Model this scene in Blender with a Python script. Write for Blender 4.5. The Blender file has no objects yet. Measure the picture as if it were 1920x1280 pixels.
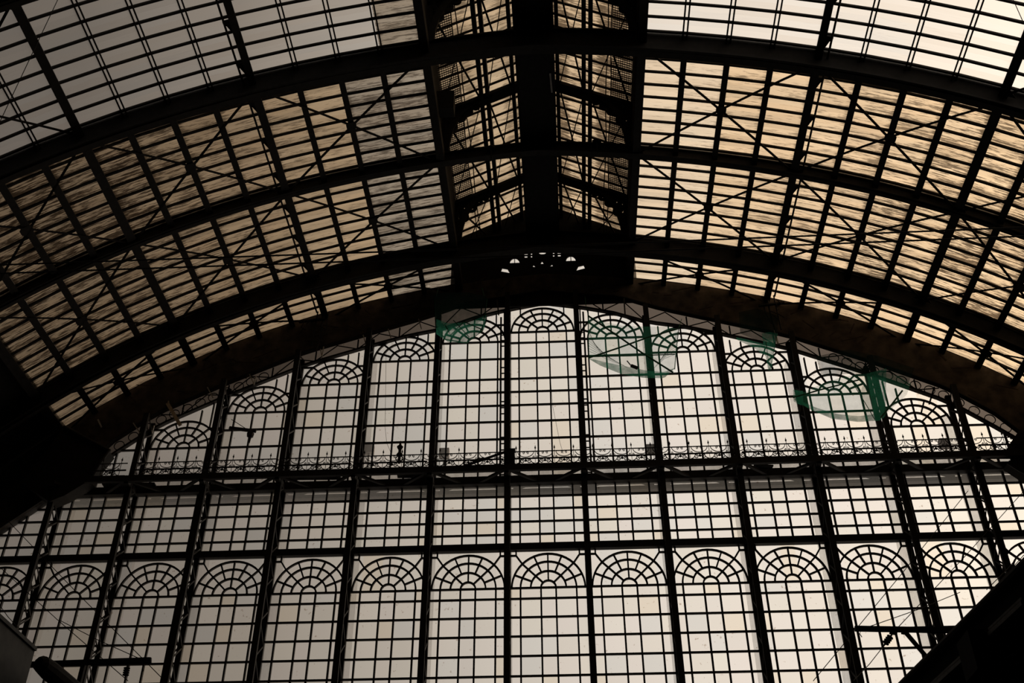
import bpy, bmesh, math, random
from mathutils import Vector, Matrix
random.seed(7)
C = bpy.context.scene.collection
SC = bpy.context.scene

# ------------------------------------------------------------------ camera, sky, exposure
W = 2.5                      # one bay of the glazed gable, metres
EYE = 1.6                    # height of the lens above the platform
F_PX, PITCH, YAW, ROLL, CU, D = 2005.81, 0.645670, 0.0534905, -0.0018176, 0.217532, 12.42386
cam = bpy.data.cameras.new('camera'); cam_o = bpy.data.objects.new('camera', cam); C.objects.link(cam_o)
cam.sensor_width = 36.0; cam.lens = F_PX / 1920 * 36.0; cam.clip_end = 500
fwd = Vector((-math.sin(YAW) * math.cos(PITCH), math.cos(YAW) * math.cos(PITCH), math.sin(PITCH)))
r0 = Vector((math.cos(YAW), math.sin(YAW), 0)); u0 = r0.cross(fwd)
CR = r0 * math.cos(ROLL) + u0 * math.sin(ROLL); CUP = -r0 * math.sin(ROLL) + u0 * math.cos(ROLL)
EYEP = Vector((CU * W, 0, EYE))
cam_o.matrix_world = Matrix(((CR.x, CUP.x, -fwd.x, EYEP.x), (CR.y, CUP.y, -fwd.y, EYEP.y), (CR.z, CUP.z, -fwd.z, EYEP.z), (0, 0, 0, 1)))
SC.camera = cam_o

world = bpy.data.worlds.new('sky'); SC.world = world; world.use_nodes = True
nt = world.node_tree; nt.nodes.clear()
def wn(t, **k):
    n = nt.nodes.new(t)
    for a, b in k.items(): setattr(n, a, b)
    return n
tc = wn('ShaderNodeTexCoord'); dot = wn('ShaderNodeVectorMath', operation='DOT_PRODUCT')
SUN = Vector((0.93, 0.30, 0.20)).normalized()      # where the low sun stands behind the haze
dot.inputs[1].default_value = SUN
nt.links.new(tc.outputs['Generated'], dot.inputs[0])
mr = wn('ShaderNodeMapRange'); mr.inputs[1].default_value = -0.4; mr.inputs[2].default_value = 1.0
nt.links.new(dot.outputs['Value'], mr.inputs[0])
ramp = wn('ShaderNodeValToRGB')
SKY = [(0.0, (.05, .045, .04)), (0.17, (.115, .098, .083)), (0.25, (.14, .121, .103)), (0.34, (.245, .211, .177)), (0.42, (.43, .38, .322)), (0.50, (.65, .585, .505)), (0.60, (.88, .79, .685)), (0.70, (1.0, .89, .765)), (0.80, (1.28, 1.12, .92)), (1.0, (2.2, 1.75, 1.25))]
cr = ramp.color_ramp
while len(cr.elements) < len(SKY): cr.elements.new(0.5)
for e, (p, c) in zip(cr.elements, SKY): e.position = p; e.color = (*c, 1)
nt.links.new(mr.outputs[0], ramp.inputs[0])
bg = wn('ShaderNodeBackground'); bg.inputs[1].default_value = 1.0
nt.links.new(ramp.outputs[0], bg.inputs[0])
wo = wn('ShaderNodeOutputWorld'); nt.links.new(bg.outputs[0], wo.inputs[0])
SC.view_settings.view_transform = 'Standard'; SC.view_settings.look = 'None'
SC.view_settings.gamma = 1.0; SC.view_settings.use_curve_mapping = False
SC.view_settings.exposure = 0.0
SC.cycles.max_bounces = 8; SC.cycles.transparent_max_bounces = 24; SC.cycles.diffuse_bounces = 3

# ------------------------------------------------------------------ hall coordinates
U0 = 0.03                    # centre line of the roof, in bays
def P(u, y, z): return Vector((u * W, y * W, z * W + EYE))      # bays from the eye -> metres
def prof(u):                                                      # underside of the arched ribs
    x = abs(u - U0); return 10.28245 - 0.0750356 * x - 0.0326102 * x * x - 0.000249414 * x ** 4
def roof(u): return prof(u) + 0.28
GK = [(0, 10.04), (.53, 9.94), (1.0, 9.82), (1.5, 9.62), (2.0, 9.52), (2.5, 9.37), (3.45, 9.06), (4.5, 8.57), (5.46, 8.07), (6.1, 7.54), (6.64, 6.99), (7.22, 6.49), (8.3, 5.55)]
def arch(u):                                                      # top edge of the gable glazing
    x = abs(u - U0)
    for (a, za), (b, zb) in zip(GK, GK[1:]):
        if x <= b: return za + (zb - za) * (x - a) / (b - a)
    return GK[-1][1]
def ray(px, py): return fwd + CR * ((px - 960) / F_PX) - CUP * ((py - 640) / F_PX)
def at_y(px, py, y):                                              # a place on the cross-section y
    d = ray(px, py); return EYEP + d * (y * W / d.y)
def at_z(px, py, z):
    d = ray(px, py); return EYEP + d * (z * W / d.z)

# ------------------------------------------------------------------ materials
def mat(name): 
    m = bpy.data.materials.new(name); m.use_nodes = True; m.node_tree.nodes.clear(); return m, m.node_tree
def node(t, typ, **k):
    n = t.nodes.new(typ)
    for a, b in k.items(): setattr(n, a, b)
    return n
def solid(name, col, rough=.6, metal=0.0, var=.35, scale=6):
    m, t = mat(name)
    b = node(t, 'ShaderNodeBsdfPrincipled'); o = node(t, 'ShaderNodeOutputMaterial')
    b.inputs['Roughness'].default_value = rough; b.inputs['Metallic'].default_value = metal
    b.inputs['Specular IOR Level'].default_value = .25
    co = node(t, 'ShaderNodeTexCoord'); nz = node(t, 'ShaderNodeTexNoise'); nz.inputs['Scale'].default_value = scale; nz.inputs['Detail'].default_value = 5
    t.links.new(co.outputs['Object'], nz.inputs['Vector'])
    rp = node(t, 'ShaderNodeValToRGB'); rp.color_ramp.elements[0].position = .3; rp.color_ramp.elements[1].position = .72
    rp.color_ramp.elements[0].color = (*[c * (1 - var) for c in col], 1); rp.color_ramp.elements[1].color = (*[c * (1 + var) for c in col], 1)
    t.links.new(nz.outputs['Fac'], rp.inputs[0]); t.links.new(rp.outputs[0], b.inputs['Base Color']); t.links.new(b.outputs[0], o.inputs[0])
    return m
IRON = solid('dark_iron', (.016, .013, .011), .75)
IRON2 = solid('rusty_iron', (.05, .03, .02), .8, var=.5)
BLACK = solid('sooty_boards', (.009, .008, .0075), .85)
PLASTER = solid('sooty_plaster', (.085, .064, .047), .9, var=.6, scale=2.5)
PALEBAND = solid('grey_board', (.15, .125, .11), .9, var=.4, scale=3)
GREYP = solid('grey_paint', (.07, .075, .08), .6)
PANE = solid('dusty_pane', (.6, .6, .55), .4)
STRIP = solid('dull_aluminium', (.17, .17, .15), .5)
OUTW = solid('white_paint', (.30, .26, .235), .7, var=.2)
OUTG = solid('grey_stone', (.05, .043, .038), .8)
OUTF = solid('streaked_grey_stone', (.36, .315, .28), .8, var=.3, scale=1.5)
WOOD = solid('pale_wood', (.50, .40, .29), .7, var=.2, scale=9)
WHITE = solid('pale_rod', (.42, .40, .37), .6)
CERAM = solid('insulator_ceramic', (.03, .02, .018), .35)
ROPE = solid('green_rope', (.03, .16, .09), .8)

def glass_wall():
    m, t = mat('weathered_wall_glass')
    o = node(t, 'ShaderNodeOutputMaterial'); co = node(t, 'ShaderNodeTexCoord')
    at = node(t, 'ShaderNodeAttribute', attribute_name='tint')
    sp = node(t, 'ShaderNodeTexNoise'); sp.inputs['Scale'].default_value = 9; sp.inputs['Detail'].default_value = 3
    big = node(t, 'ShaderNodeTexNoise'); big.inputs['Scale'].default_value = .9; big.inputs['Detail'].default_value = 3
    geo = node(t, 'ShaderNodeNewGeometry')
    for n in (sp, big): t.links.new(geo.outputs['Position'], n.inputs['Vector'])
    add = node(t, 'ShaderNodeMath', operation='MULTIPLY_ADD'); add.inputs[1].default_value = .35
    t.links.new(big.outputs['Fac'], add.inputs[0]); t.links.new(sp.outputs['Fac'], add.inputs[2])
    rp = node(t, 'ShaderNodeValToRGB'); rp.color_ramp.elements[0].position = .86; rp.color_ramp.elements[0].color = (1, 1, 1, 1)
    rp.color_ramp.elements[1].position = .95; rp.color_ramp.elements[1].color = (.62, .55, .5, 1)
    t.links.new(add.outputs[0], rp.inputs[0])
    mu = node(t, 'ShaderNodeMix', data_type='RGBA', blend_type='MULTIPLY'); mu.inputs[0].default_value = 1
    t.links.new(at.outputs['Color'], mu.inputs[6]); t.links.new(rp.outputs[0], mu.inputs[7])
    tr = node(t, 'ShaderNodeBsdfTransparent'); tl = node(t, 'ShaderNodeBsdfTranslucent'); mx = node(t, 'ShaderNodeMixShader'); mx.inputs[0].default_value = .14
    t.links.new(mu.outputs[2], tr.inputs[0]); t.links.new(mu.outputs[2], tl.inputs[0])
    t.links.new(tr.outputs[0], mx.inputs[1]); t.links.new(tl.outputs[0], mx.inputs[2]); t.links.new(mx.outputs[0], o.inputs[0])
    return m
GLASS = glass_wall(); SOOTGLASS = GLASS

def roof_glass(name, tint, dirt):
    """corrugated roof sheets: clear grey ones (dirt 0) or tan ones with soot streaks running down the slope"""
    m, t = mat(name); L = t.links.new
    o = node(t, 'ShaderNodeOutputMaterial'); co = node(t, 'ShaderNodeTexCoord'); oi = node(t, 'ShaderNodeObjectInfo')
    off = node(t, 'ShaderNodeVectorMath', operation='MULTIPLY_ADD')
    rv = node(t, 'ShaderNodeCombineXYZ'); m100 = node(t, 'ShaderNodeMath', operation='MULTIPLY'); m100.inputs[1].default_value = 60
    L(oi.outputs['Random'], m100.inputs[0]); L(m100.outputs[0], rv.inputs[0]); L(m100.outputs[0], rv.inputs[2])
    ad = node(t, 'ShaderNodeVectorMath', operation='ADD'); L(co.outputs['Object'], ad.inputs[0]); L(rv.outputs[0], ad.inputs[1])
    def noise(scale, detail, rough):
        mp = node(t, 'ShaderNodeMapping'); mp.inputs['Scale'].default_value = scale; L(ad.outputs[0], mp.inputs[0])
        n = node(t, 'ShaderNodeTexNoise'); n.inputs['Scale'].default_value = 1.0; n.inputs['Detail'].default_value = detail; n.inputs['Roughness'].default_value = rough
        L(mp.outputs[0], n.inputs['Vector']); return n.outputs['Fac']
    def rng(x, a, b, c, d):
        m_ = node(t, 'ShaderNodeMapRange'); m_.inputs[1].default_value = a; m_.inputs[2].default_value = b; m_.inputs[3].default_value = c; m_.inputs[4].default_value = d; L(x, m_.inputs[0]); return m_.outputs[0]
    def mth(op, a, b):
        m_ = node(t, 'ShaderNodeMath', operation=op)
        for k, v in enumerate((a, b)):
            if isinstance(v, (int, float)): m_.inputs[k].default_value = v
            else: L(v, m_.inputs[k])
        return m_.outputs[0]
    sep = node(t, 'ShaderNodeSeparateColor'); L(oi.outputs['Color'], sep.inputs[0]); own = sep.outputs['Red']
    fine = noise((1.9, 21.0, 1.0), 5, .66); patch = noise((.9, 2.6, 1.0), 2, .5); soft = noise((.45, 6.0, 1.0), 3, .6)
    xyz = node(t, 'ShaderNodeSeparateXYZ'); L(co.outputs['Object'], xyz.inputs[0])
    edge = rng(mth('ADD', mth('ABSOLUTE', xyz.outputs['X'], 0), mth('MULTIPLY', fine, .22)), .58, .74, 0, 1)      # soot gathered along the purlins
    lev = mth('ADD', mth('MULTIPLY', patch, .30), mth('MULTIPLY', own, .16))
    lev = mth('ADD', lev, mth('MULTIPLY', edge, .10))
    ph = mth('FRACT', mth('MULTIPLY', xyz.outputs['Y'], 1 / .4875), 0)                                        # more soot at the lower lap of each pane
    lev = mth('ADD', lev, mth('MULTIPLY', mth('SUBTRACT', ph, .5), .11))
    grain = noise((7.0, 30.0, 1.0), 2, .6); lev = mth('ADD', lev, mth('MULTIPLY', mth('SUBTRACT', grain, .5), .16))
    line = rng(mth('ADD', fine, lev), .75, .86, 0, 1)                                                            # hair-thin soot streaks
    lm = mth('MULTIPLY', line, mth('ADD', mth('MULTIPLY', own, .55), .36))
    wash = mth('MULTIPLY', rng(soft, .42, .72, 0, 1), mth('ADD', mth('MULTIPLY', own, .30), .06))
    wash = mth('MAXIMUM', wash, mth('MULTIPLY', edge, mth('ADD', mth('MULTIPLY', own, .35), .08)))
    c1 = node(t, 'ShaderNodeMix', data_type='RGBA'); c1.inputs[6].default_value = (*tint, 1); c1.inputs[7].default_value = (tint[0] * .42, tint[1] * .36, tint[2] * .28, 1); L(mth('MULTIPLY', wash, dirt), c1.inputs[0])
    mu = node(t, 'ShaderNodeMix', data_type='RGBA'); mu.inputs[7].default_value = (.045, .026, .014, 1); L(c1.outputs[2], mu.inputs[6]); L(mth('MULTIPLY', lm, dirt), mu.inputs[0])
    at = node(t, 'ShaderNodeAttribute', attribute_name='tint')
    mu2 = node(t, 'ShaderNodeMix', data_type='RGBA', blend_type='MULTIPLY'); mu2.inputs[0].default_value = 1; L(mu.outputs[2], mu2.inputs[6]); L(at.outputs['Color'], mu2.inputs[7])
    tr = node(t, 'ShaderNodeBsdfTransparent'); tl = node(t, 'ShaderNodeBsdfTranslucent'); mx = node(t, 'ShaderNodeMixShader'); mx.inputs[0].default_value = .16
    L(mu2.outputs[2], tr.inputs[0]); L(mu2.outputs[2], tl.inputs[0]); L(tr.outputs[0], mx.inputs[1]); L(tl.outputs[0], mx.inputs[2]); L(mx.outputs[0], o.inputs[0])
    return m
CLEAN = roof_glass('clear_roof_glass', (.97, .96, .95), .12)
DUSTY = roof_glass('dusty_grey_sheet', (.70, .63, .54), .9)
TAN = roof_glass('streaked_tan_sheet', (.95, .765, .545), 1.0)
CREAM = roof_glass('cream_sheet', (.98, .85, .68), .85)

def net_mat(name, col, opac, tlf=.75):
    m, t = mat(name); L = t.links.new
    o = node(t, 'ShaderNodeOutputMaterial'); co = node(t, 'ShaderNodeTexCoord')
    nz = node(t, 'ShaderNodeTexNoise'); nz.inputs['Scale'].default_value = 4; L(co.outputs['Object'], nz.inputs['Vector'])
    mr = node(t, 'ShaderNodeMapRange'); mr.inputs[3].default_value = opac * .6; mr.inputs[4].default_value = min(1, opac * 1.4); L(nz.outputs['Fac'], mr.inputs[0])
    tr = node(t, 'ShaderNodeBsdfTransparent'); tl = node(t, 'ShaderNodeBsdfTranslucent'); df = node(t, 'ShaderNodeBsdfDiffuse')
    tl.inputs[0].default_value = (*col, 1); df.inputs[0].default_value = (*col, 1)
    a = node(t, 'ShaderNodeMixShader'); a.inputs[0].default_value = tlf; L(df.outputs[0], a.inputs[1]); L(tl.outputs[0], a.inputs[2])
    b = node(t, 'ShaderNodeMixShader'); L(mr.outputs[0], b.inputs[0]); L(tr.outputs[0], b.inputs[1]); L(a.outputs[0], b.inputs[2]); L(b.outputs[0], o.inputs[0])
    return m
FIN = net_mat('frosted_fin', (.22, .20, .19), .24, .5)
LEDGE = net_mat('frosted_ledge', (.26, .22, .19), .42, .5)
NET = net_mat('green_net', (.05, .34, .20), .30)
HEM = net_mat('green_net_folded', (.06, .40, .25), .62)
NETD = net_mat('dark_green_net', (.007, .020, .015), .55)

# ------------------------------------------------------------------ mesh helpers
class MB:
    def __init__(s): s.v = []; s.f = []; s.t = []
    def add(s, pts, faces, tint=None):
        k = len(s.v); s.v += [Vector(p) for p in pts]
        for f in faces: s.f.append(tuple(k + i for i in f)); s.t.append(tint)
    def bar(s, a, b, w, h=None, up=None):
        """square-section bar a-b, w across, h along up"""
        a, b = Vector(a), Vector(b); h = h or w; d = (b - a)
        if d.length < 1e-6: return
        d.normalize(); up = Vector(up) if up else Vector((0, 1, 0))
        if abs(d.dot(up)) > .95: up = Vector((1, 0, 0)) if abs(d.x) < .9 else Vector((0, 0, 1))
        x = d.cross(up).normalized(); y = x.cross(d).normalized()
        o = [x * (w / 2) * i + y * (h / 2) * j for i, j in ((-1, -1), (1, -1), (1, 1), (-1, 1))]
        s.add([a + q for q in o] + [b + q for q in o], [(3, 2, 1, 0), (4, 5, 6, 7), (0, 1, 5, 4), (1, 2, 6, 5), (2, 3, 7, 6), (3, 0, 4, 7)])
    def box(s, lo, hi):
        x0, y0, z0 = lo; x1, y1, z1 = hi
        s.add([(x0, y0, z0), (x1, y0, z0), (x1, y1, z0), (x0, y1, z0), (x0, y0, z1), (x1, y0, z1), (x1, y1, z1), (x0, y1, z1)],
              [(3, 2, 1, 0), (4, 5, 6, 7), (0, 1, 5, 4), (1, 2, 6, 5), (2, 3, 7, 6), (3, 0, 4, 7)])
    def sweep(s, pts, w, h, up):
        """one continuous rectangular-section strip along pts; up = the direction kept fixed (h along it)"""
        pts = [Vector(p) for p in pts]; n = len(pts); up = Vector(up); k = len(s.v)
        for i, p in enumerate(pts):
            d = (pts[min(i + 1, n - 1)] - pts[max(i - 1, 0)]).normalized(); x = d.cross(up).normalized()
            for a, b in ((-1, -1), (1, -1), (1, 1), (-1, 1)): s.v.append(p + x * (w / 2 * a) + up * (h / 2 * b))
        for i in range(n - 1):
            for j in range(4):
                a = k + 4 * i + j; b = k + 4 * i + (j + 1) % 4; s.f.append((a, b, b + 4, a + 4)); s.t.append(None)
        s.f.append((k + 3, k + 2, k + 1, k)); s.f.append(tuple(k + 4 * (n - 1) + j for j in range(4))); s.t += [None, None]
    def tube(s, pts, r, n=6):
        pts = [Vector(p) for p in pts]; k = len(s.v); m = len(pts)
        rs = r if isinstance(r, (list, tuple)) else [r] * m
        for i, p in enumerate(pts):
            d = (pts[min(i + 1, m - 1)] - pts[max(i - 1, 0)]).normalized()
            up = Vector((0, 0, 1)) if abs(d.z) < .9 else Vector((1, 0, 0)); x = d.cross(up).normalized(); y = x.cross(d)
            for j in range(n): s.v.append(p + (x * math.cos(2 * math.pi * j / n) + y * math.sin(2 * math.pi * j / n)) * rs[i])
        for i in range(m - 1):
            for j in range(n):
                a = k + i * n + j; b = k + i * n + (j + 1) % n; s.f.append((a, b, b + n, a + n)); s.t.append(None)
        s.f.append(tuple(k + j for j in range(n - 1, -1, -1))); s.f.append(tuple(k + (m - 1) * n + j for j in range(n))); s.t += [None, None]
    def plate(s, pts, th, nrm):
        """flat plate with outline pts and thickness th along nrm"""
        n = Vector(nrm).normalized() * th; m = len(pts); pts = [Vector(p) for p in pts]
        s.add(pts + [p + n for p in pts], [tuple(range(m - 1, -1, -1)), tuple(range(m, 2 * m))] + [(i, (i + 1) % m, m + (i + 1) % m, m + i) for i in range(m)])
    def mesh(s, name, m, origin=(0, 0, 0)):
        o = Vector(origin); me = bpy.data.meshes.new(name)
        me.from_pydata([tuple(v - o) for v in s.v], [], s.f)
        if any(t is not None for t in s.t):
            at = me.color_attributes.new('tint', 'FLOAT_COLOR', 'CORNER')
            for pl in me.polygons:
                c = s.t[pl.index] or (1, 1, 1)
                for li in pl.loop_indices: at.data[li].color = (*c, 1)
        if m: me.materials.append(m)
        me.update(); return me
    def build(s, name, m, parent=None, origin=None):
        if not s.v: return None
        base = Vector(parent.matrix_world.translation) if parent is not None else Vector(origin or s.v[0])
        if parent is not None and parent.get('_b'): base = Vector(parent['_b'])
        o = bpy.data.objects.new(name, s.mesh(name, m, base)); C.objects.link(o)
        if parent is not None: o.parent = parent
        else: o.location = base; o['_b'] = tuple(base)
        o['_b'] = tuple(base)
        return o
def thing(name, label, cat, loc, group=None, kind=None):
    o = bpy.data.objects.new(name, None); C.objects.link(o); o.location = loc; o.empty_display_size = .2
    o['label'] = label; o['category'] = cat; o['_b'] = tuple(loc)
    if group: o['group'] = group
    if kind: o['kind'] = kind
    return o
def tag(o, label, cat, group=None, kind=None):
    o['label'] = label; o['category'] = cat
    if group: o['group'] = group
    if kind: o['kind'] = kind
    return o
ORD = ['', 'first', 'second', 'third', 'fourth', 'fifth', 'sixth', 'seventh', 'eighth', 'ninth', 'tenth', 'eleventh', 'twelfth', 'thirteenth', 'fourteenth', 'fifteenth']
SIDE = {-1: 'left', 1: 'right'}

# ------------------------------------------------------------------ the hall itself (floor, side walls, dark parts of the roof)
def struct(name, mb, m, label=None, cat=None):
    o = mb.build(name, m); o['kind'] = 'structure'
    o['label'] = label or name.replace('_', ' ') + ' of the station hall, dark and sooty'; o['category'] = cat or name.split('_')[0]
    return o
EDGE = 8.2; Y0 = -5.0; YA, YB = 7.96, 11.47; BAY = YB - YA; YS = YA + BAY / 2; YN = YA - BAY / 2 - .05
b = MB(); b.box(P(-EDGE - .2, Y0, 0) - Vector((0, 0, 2)), P(EDGE + .2, D + .1, 0) * 1); b.v = [Vector((v.x, v.y, -.15 if i < 4 else 0)) for i, v in enumerate(b.v)]
struct('floor', b, BLACK, 'dark station platform floor under the roof')
for sx in (-1, 1):
    b = MB(); lo = P(sx * EDGE, Y0, 0); hi = P(sx * (EDGE + .12), D + .1, roof(EDGE))
    b.box((min(lo.x, hi.x), lo.y, 0), (max(lo.x, hi.x), hi.y, hi.z)); struct('wall_' + SIDE[sx], b, BLACK, 'dark %s side wall of the station hall' % SIDE[sx])
b = MB(); b.box((-EDGE * W, Y0 * W - .2, 0), (EDGE * W, Y0 * W, 12.5 * W)); struct('wall_back', b, BLACK, 'dark end wall behind the viewer')

# spacing of the purlins along the arch
PU = [1.29]
while len(PU) < 13:
    x = PU[-1]; h = .502
    for _ in range(30):
        q = Vector((h, roof(U0 + x + h) - roof(U0 + x))); h *= .502 / q.length
    PU.append(x + h)
MAIN = (0, 4, 8, 12)
b = MB()
for sx in (-1, 1):
    us = [PU[12] + (EDGE + .12 - PU[12]) * i / 6 for i in range(7)]
    for i in range(6):
        for y0, y1 in ((Y0, D + .1),):
            a = [P(U0 + sx * us[i], y0, roof(U0 + us[i])), P(U0 + sx * us[i + 1], y0, roof(U0 + us[i + 1])), P(U0 + sx * us[i + 1], y1, roof(U0 + us[i + 1])), P(U0 + sx * us[i], y1, roof(U0 + us[i]))]
            b.plate(a, .12, (0, 0, 1))
struct('ceiling', b, BLACK, 'dark boarded lower slopes of the station roof', 'ceiling')
b = MB()
us = [U0 + s * p for s in (-1,) for p in reversed(PU)] + [U0 + p for p in PU]
zs = [roof(u) for u in us]
for i in range(len(us) - 1):
    b.plate([P(us[i], Y0, zs[i]), P(us[i + 1], Y0, zs[i + 1]), P(us[i + 1], YN - .02, zs[i + 1]), P(us[i], YN - .02, zs[i])], .12, (0, 0, 1))
struct('ceiling_rear', b, BLACK, 'dark roof over the hall behind the viewer', 'ceiling')

# ------------------------------------------------------------------ roof glazing panels
LOCW = .502 * W
def panel_glass(length, n, width, mname, m, tintf):
    b = MB()
    for k in range(n):
        y0, y1 = length * (k / n - .5), length * ((k + 1) / n - .5)
        b.add([(-width / 2, y0, 0), (width / 2, y0, 0), (width / 2, y1, 0), (-width / 2, y1, 0)], [(0, 1, 2, 3)], tintf())
    return b.mesh(mname, m)
def rt(a, c=None): 
    def f():
        k = 1 - random.random() * a; w = random.random() * .06
        return (k, k * (1 - w * .5), k * (1 - w))
    return f
ROWS = [('near', YN, YA, 9, CLEAN, 'clear grey', 'before the thick near rib'),
        ('mid', YA, YS, 9, TAN, 'streaked tan', 'between thick near rib and thin rib'),
        ('far', YS, YB, 9, TAN, 'streaked tan', 'between thin rib and thick far rib'),
        ('end', YB, D, 5, TAN, 'streaked tan', 'between far rib and gable')]
def bar_mesh(w):
    b = MB(); b.bar((-w / 2, 0, 0), (w / 2, 0, 0), .062, .07, (0, 0, 1)); return b.mesh('glazing_bar', IRON)
BARM = bar_mesh(LOCW)
def orient(o, a, bq, ymid, sx):
    """panel axes: X along the slope, Y along the hall"""
    mid = (a + bq) / 2; ang = math.atan2(bq.z - a.z, bq.x - a.x)
    o.location = (mid.x, ymid * W, mid.z); o.rotation_euler = (0, -ang, 0)
for rn, ya, yb, n, gm, look, where in ROWS:
    L = (yb - ya) * W
    for variant in range(1):
        gms = [panel_glass(L, n, LOCW, 'sheet', gm, rt(.22 if gm is TAN else .08)) for _ in range(4)]
        gmd = panel_glass(L, n, LOCW, 'sheet', DUSTY, rt(.3))
        gmc = [panel_glass(L, n, LOCW, 'sheet', CREAM if gm is TAN else CLEAN, rt(.15 if gm is TAN else .08)) for _ in range(2)]
    for sx in (-1, 1):
        for i in range(12):
            ua, ub = U0 + sx * PU[i], U0 + sx * PU[i + 1]
            if sx < 0: ua, ub = ub, ua
            A, B_ = P(ua, 0, roof(ua)), P(ub, 0, roof(ub))
            t = thing('rooflight', f'{look if i > 1 or gm is CLEAN else "cream" if sx > 0 else "dusty grey"} glazing {SIDE[sx]} of lantern, {ORD[i + 1]} strip out, {where}', 'rooflight', (0, 0, 0), 'glazed strips of the arched roof')
            orient(t, A, B_, (ya + yb) / 2, sx)
            dusty = sx < 0 and i < (2 if gm is TAN else 1)
            g = bpy.data.objects.new('glass_sheet', gmd if dusty else (gmc if i < 2 else gms)[(i + (sx > 0)) % (2 if i < 2 else 4)]); C.objects.link(g); g.parent = t; g.location = (0, 0, .03)
            dirt = min(.9, .12 + .11 * i) if gm is TAN else .1
            if gm is TAN and rn == 'end': dirt *= .6
            if dusty: dirt = .75
            g.color = (dirt + random.uniform(-.12, .12), 0, 0, 1)
            for k in range(n + (1 if rn == 'end' else 0)):
                q = bpy.data.objects.new('glazing_bar', BARM); C.objects.link(q); q.parent = t; q.location = (0, L * ((k + .5) / n - .5) if k < n else L / 2 - .05, 0)

# ------------------------------------------------------------------ purlins
def along(u, z, y0, y1, w, h, mb, sx):
    """bar along the hall, square to the roof slope"""
    e = .02; sl = Vector((2 * e * W, 0, (roof(u + e) - roof(u - e)) * W)).normalized(); nn = Vector((-sl.z, 0, sl.x))
    mb.bar(P(u, y0, z), P(u, y1, z), w * W, h * W, nn)
for sx in (-1, 1):
    for i in range(13):
        u = U0 + sx * PU[i]; z = roof(u)
        if i == 0: continue
        main = i in MAIN
        t = thing('roof_purlin', f'{"thick" if main else "plain"} dark iron purlin on the {SIDE[sx]} slope, {ORD[i]} outward from the lantern', 'purlin', P(u, YA, z), 'purlins of the arched roof')
        b = MB(); along(u, z - .04, YA, D, .055 if main else .045, .14 if main else .11, b, sx); b.build('beam', IRON, t)
        b = MB(); along(u, z - .09 - (.02 if main else 0), YA, D, .095 if main else .072, .016, b, sx); b.build('flange', IRON, t)
        # nearer bay: twin thin bars, or one deep beam on the main lines
        t = thing('roof_purlin' if main else 'twin_glazing_bar', f'{"thick iron purlin" if main else "pair of thin glazing bars"} of the clear roof, {SIDE[sx]} slope, {ORD[i]} outward from the lantern', 'purlin' if main else 'glazing bar', P(u, YN, z), 'long bars of the clear roof')
        if main:
            b = MB(); along(u, z - .035, YN, YA, .05, .12, b, sx); b.build('beam', IRON, t)
            b = MB(); along(u, z - .10, YN, YA, .085, .012, b, sx); b.build('flange', IRON, t)
        for s in (-1, 1):
            if main and s < 0: continue
            b = MB(); along(u + s * (.024 if not main else .06 * sx), z - .01, YN, YA, .018, .04, b, sx); b.build('bar', IRON, t)

# ------------------------------------------------------------------ arched ribs (with the tie straight through the lantern)
def arc_pts(y, dz, um=8.25, n=70): return [P(U0 + (-um + 2 * um * i / n), y, prof(U0 + (-um + 2 * um * i / n)) + dz) for i in range(n + 1)]
def rib(y, lab, z0, z1, w, fl):
    t = thing('roof_rib', lab, 'roof rib', P(U0, y, prof(U0) + z0), 'arched ribs of the roof')
    b = MB(); b.sweep(arc_pts(y, (z0 + z1) / 2), (z1 - z0) * W, w * W, (0, 1, 0)); b.build('web', IRON, t)
    for nm, z in (('lower_flange', z0 + .012), ('upper_flange', z1 - .012)):
        b = MB(); b.sweep(arc_pts(y, z), .025 * W, fl * W, (0, 1, 0)); b.build(nm, IRON, t)
    return t
rib(YA, 'thick arched rib, the nearer one, crossing under the lantern in front of clear roof', 0, .33, .05, .13)
rib(YB, 'thick arched rib, the farther one, in front of the gable', 0, .33, .05, .13)
rib(YS, 'thin arched rib midway between the two thick ribs', .13, .31, .035, .095)
rib(YN, 'thin arched rib of the clear roof, at the very top edge of the view', .13, .31, .035, .095)

# ------------------------------------------------------------------ wind braces
def brace(sx, i0, i1, y0, y1, where, dz=-.10, r=.0125):
    ua, ub = U0 + sx * PU[i0], U0 + sx * PU[i1]; um = U0 + sx * PU[(i0 + i1) // 2]; ym = (y0 + y1) / 2
    c = P(um, ym, roof(um) + dz)
    t = thing('cross_brace', f'crossed tie rods, {SIDE[sx]} slope, {ORD[i0 // 4 + 1]} square out from lantern, {where}', 'cross brace', c, 'crossed braces under the roof')
    for (a, ya), (q, yb) in (((ua, y0), (ub, y1)), ((ub, y0), (ua, y1))):
        b = MB()
        n = 6; pts = []
        for k in range(n + 1):
            f = k / n; u = a + (q - a) * f; pts.append(P(u, ya + (yb - ya) * f, roof(u) + dz))
        b.sweep(pts, r * W * 2.2, r * W, (0, 0, 1)); b.build('tie_rod', IRON, t)
    b = MB(); e = .06
    b.plate([P(um + dx * e, ym + dy * e, roof(um + dx * e) + dz - .01) for dx, dy in ((-1, -.6), (-.6, -1), (.6, -1), (1, -.6), (1, .6), (.6, 1), (-.6, 1), (-1, .6))], .03, (0, 0, 1)); b.build('gusset_plate', IRON, t)
    for uu, yy in ((ua, y0), (ub, y0), (ua, y1), (ub, y1)):
        sy = 1 if yy == y0 else -1; su = 1 if uu == min(ua, ub) else -1
        b = MB(); b.plate([P(uu, yy, roof(uu) + dz), P(uu + su * .11, yy, roof(uu + su * .11) + dz), P(uu, yy + sy * .13, roof(uu) + dz)], .03, (0, 0, 1))
        b.build('corner_gusset', IRON, t)
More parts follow.
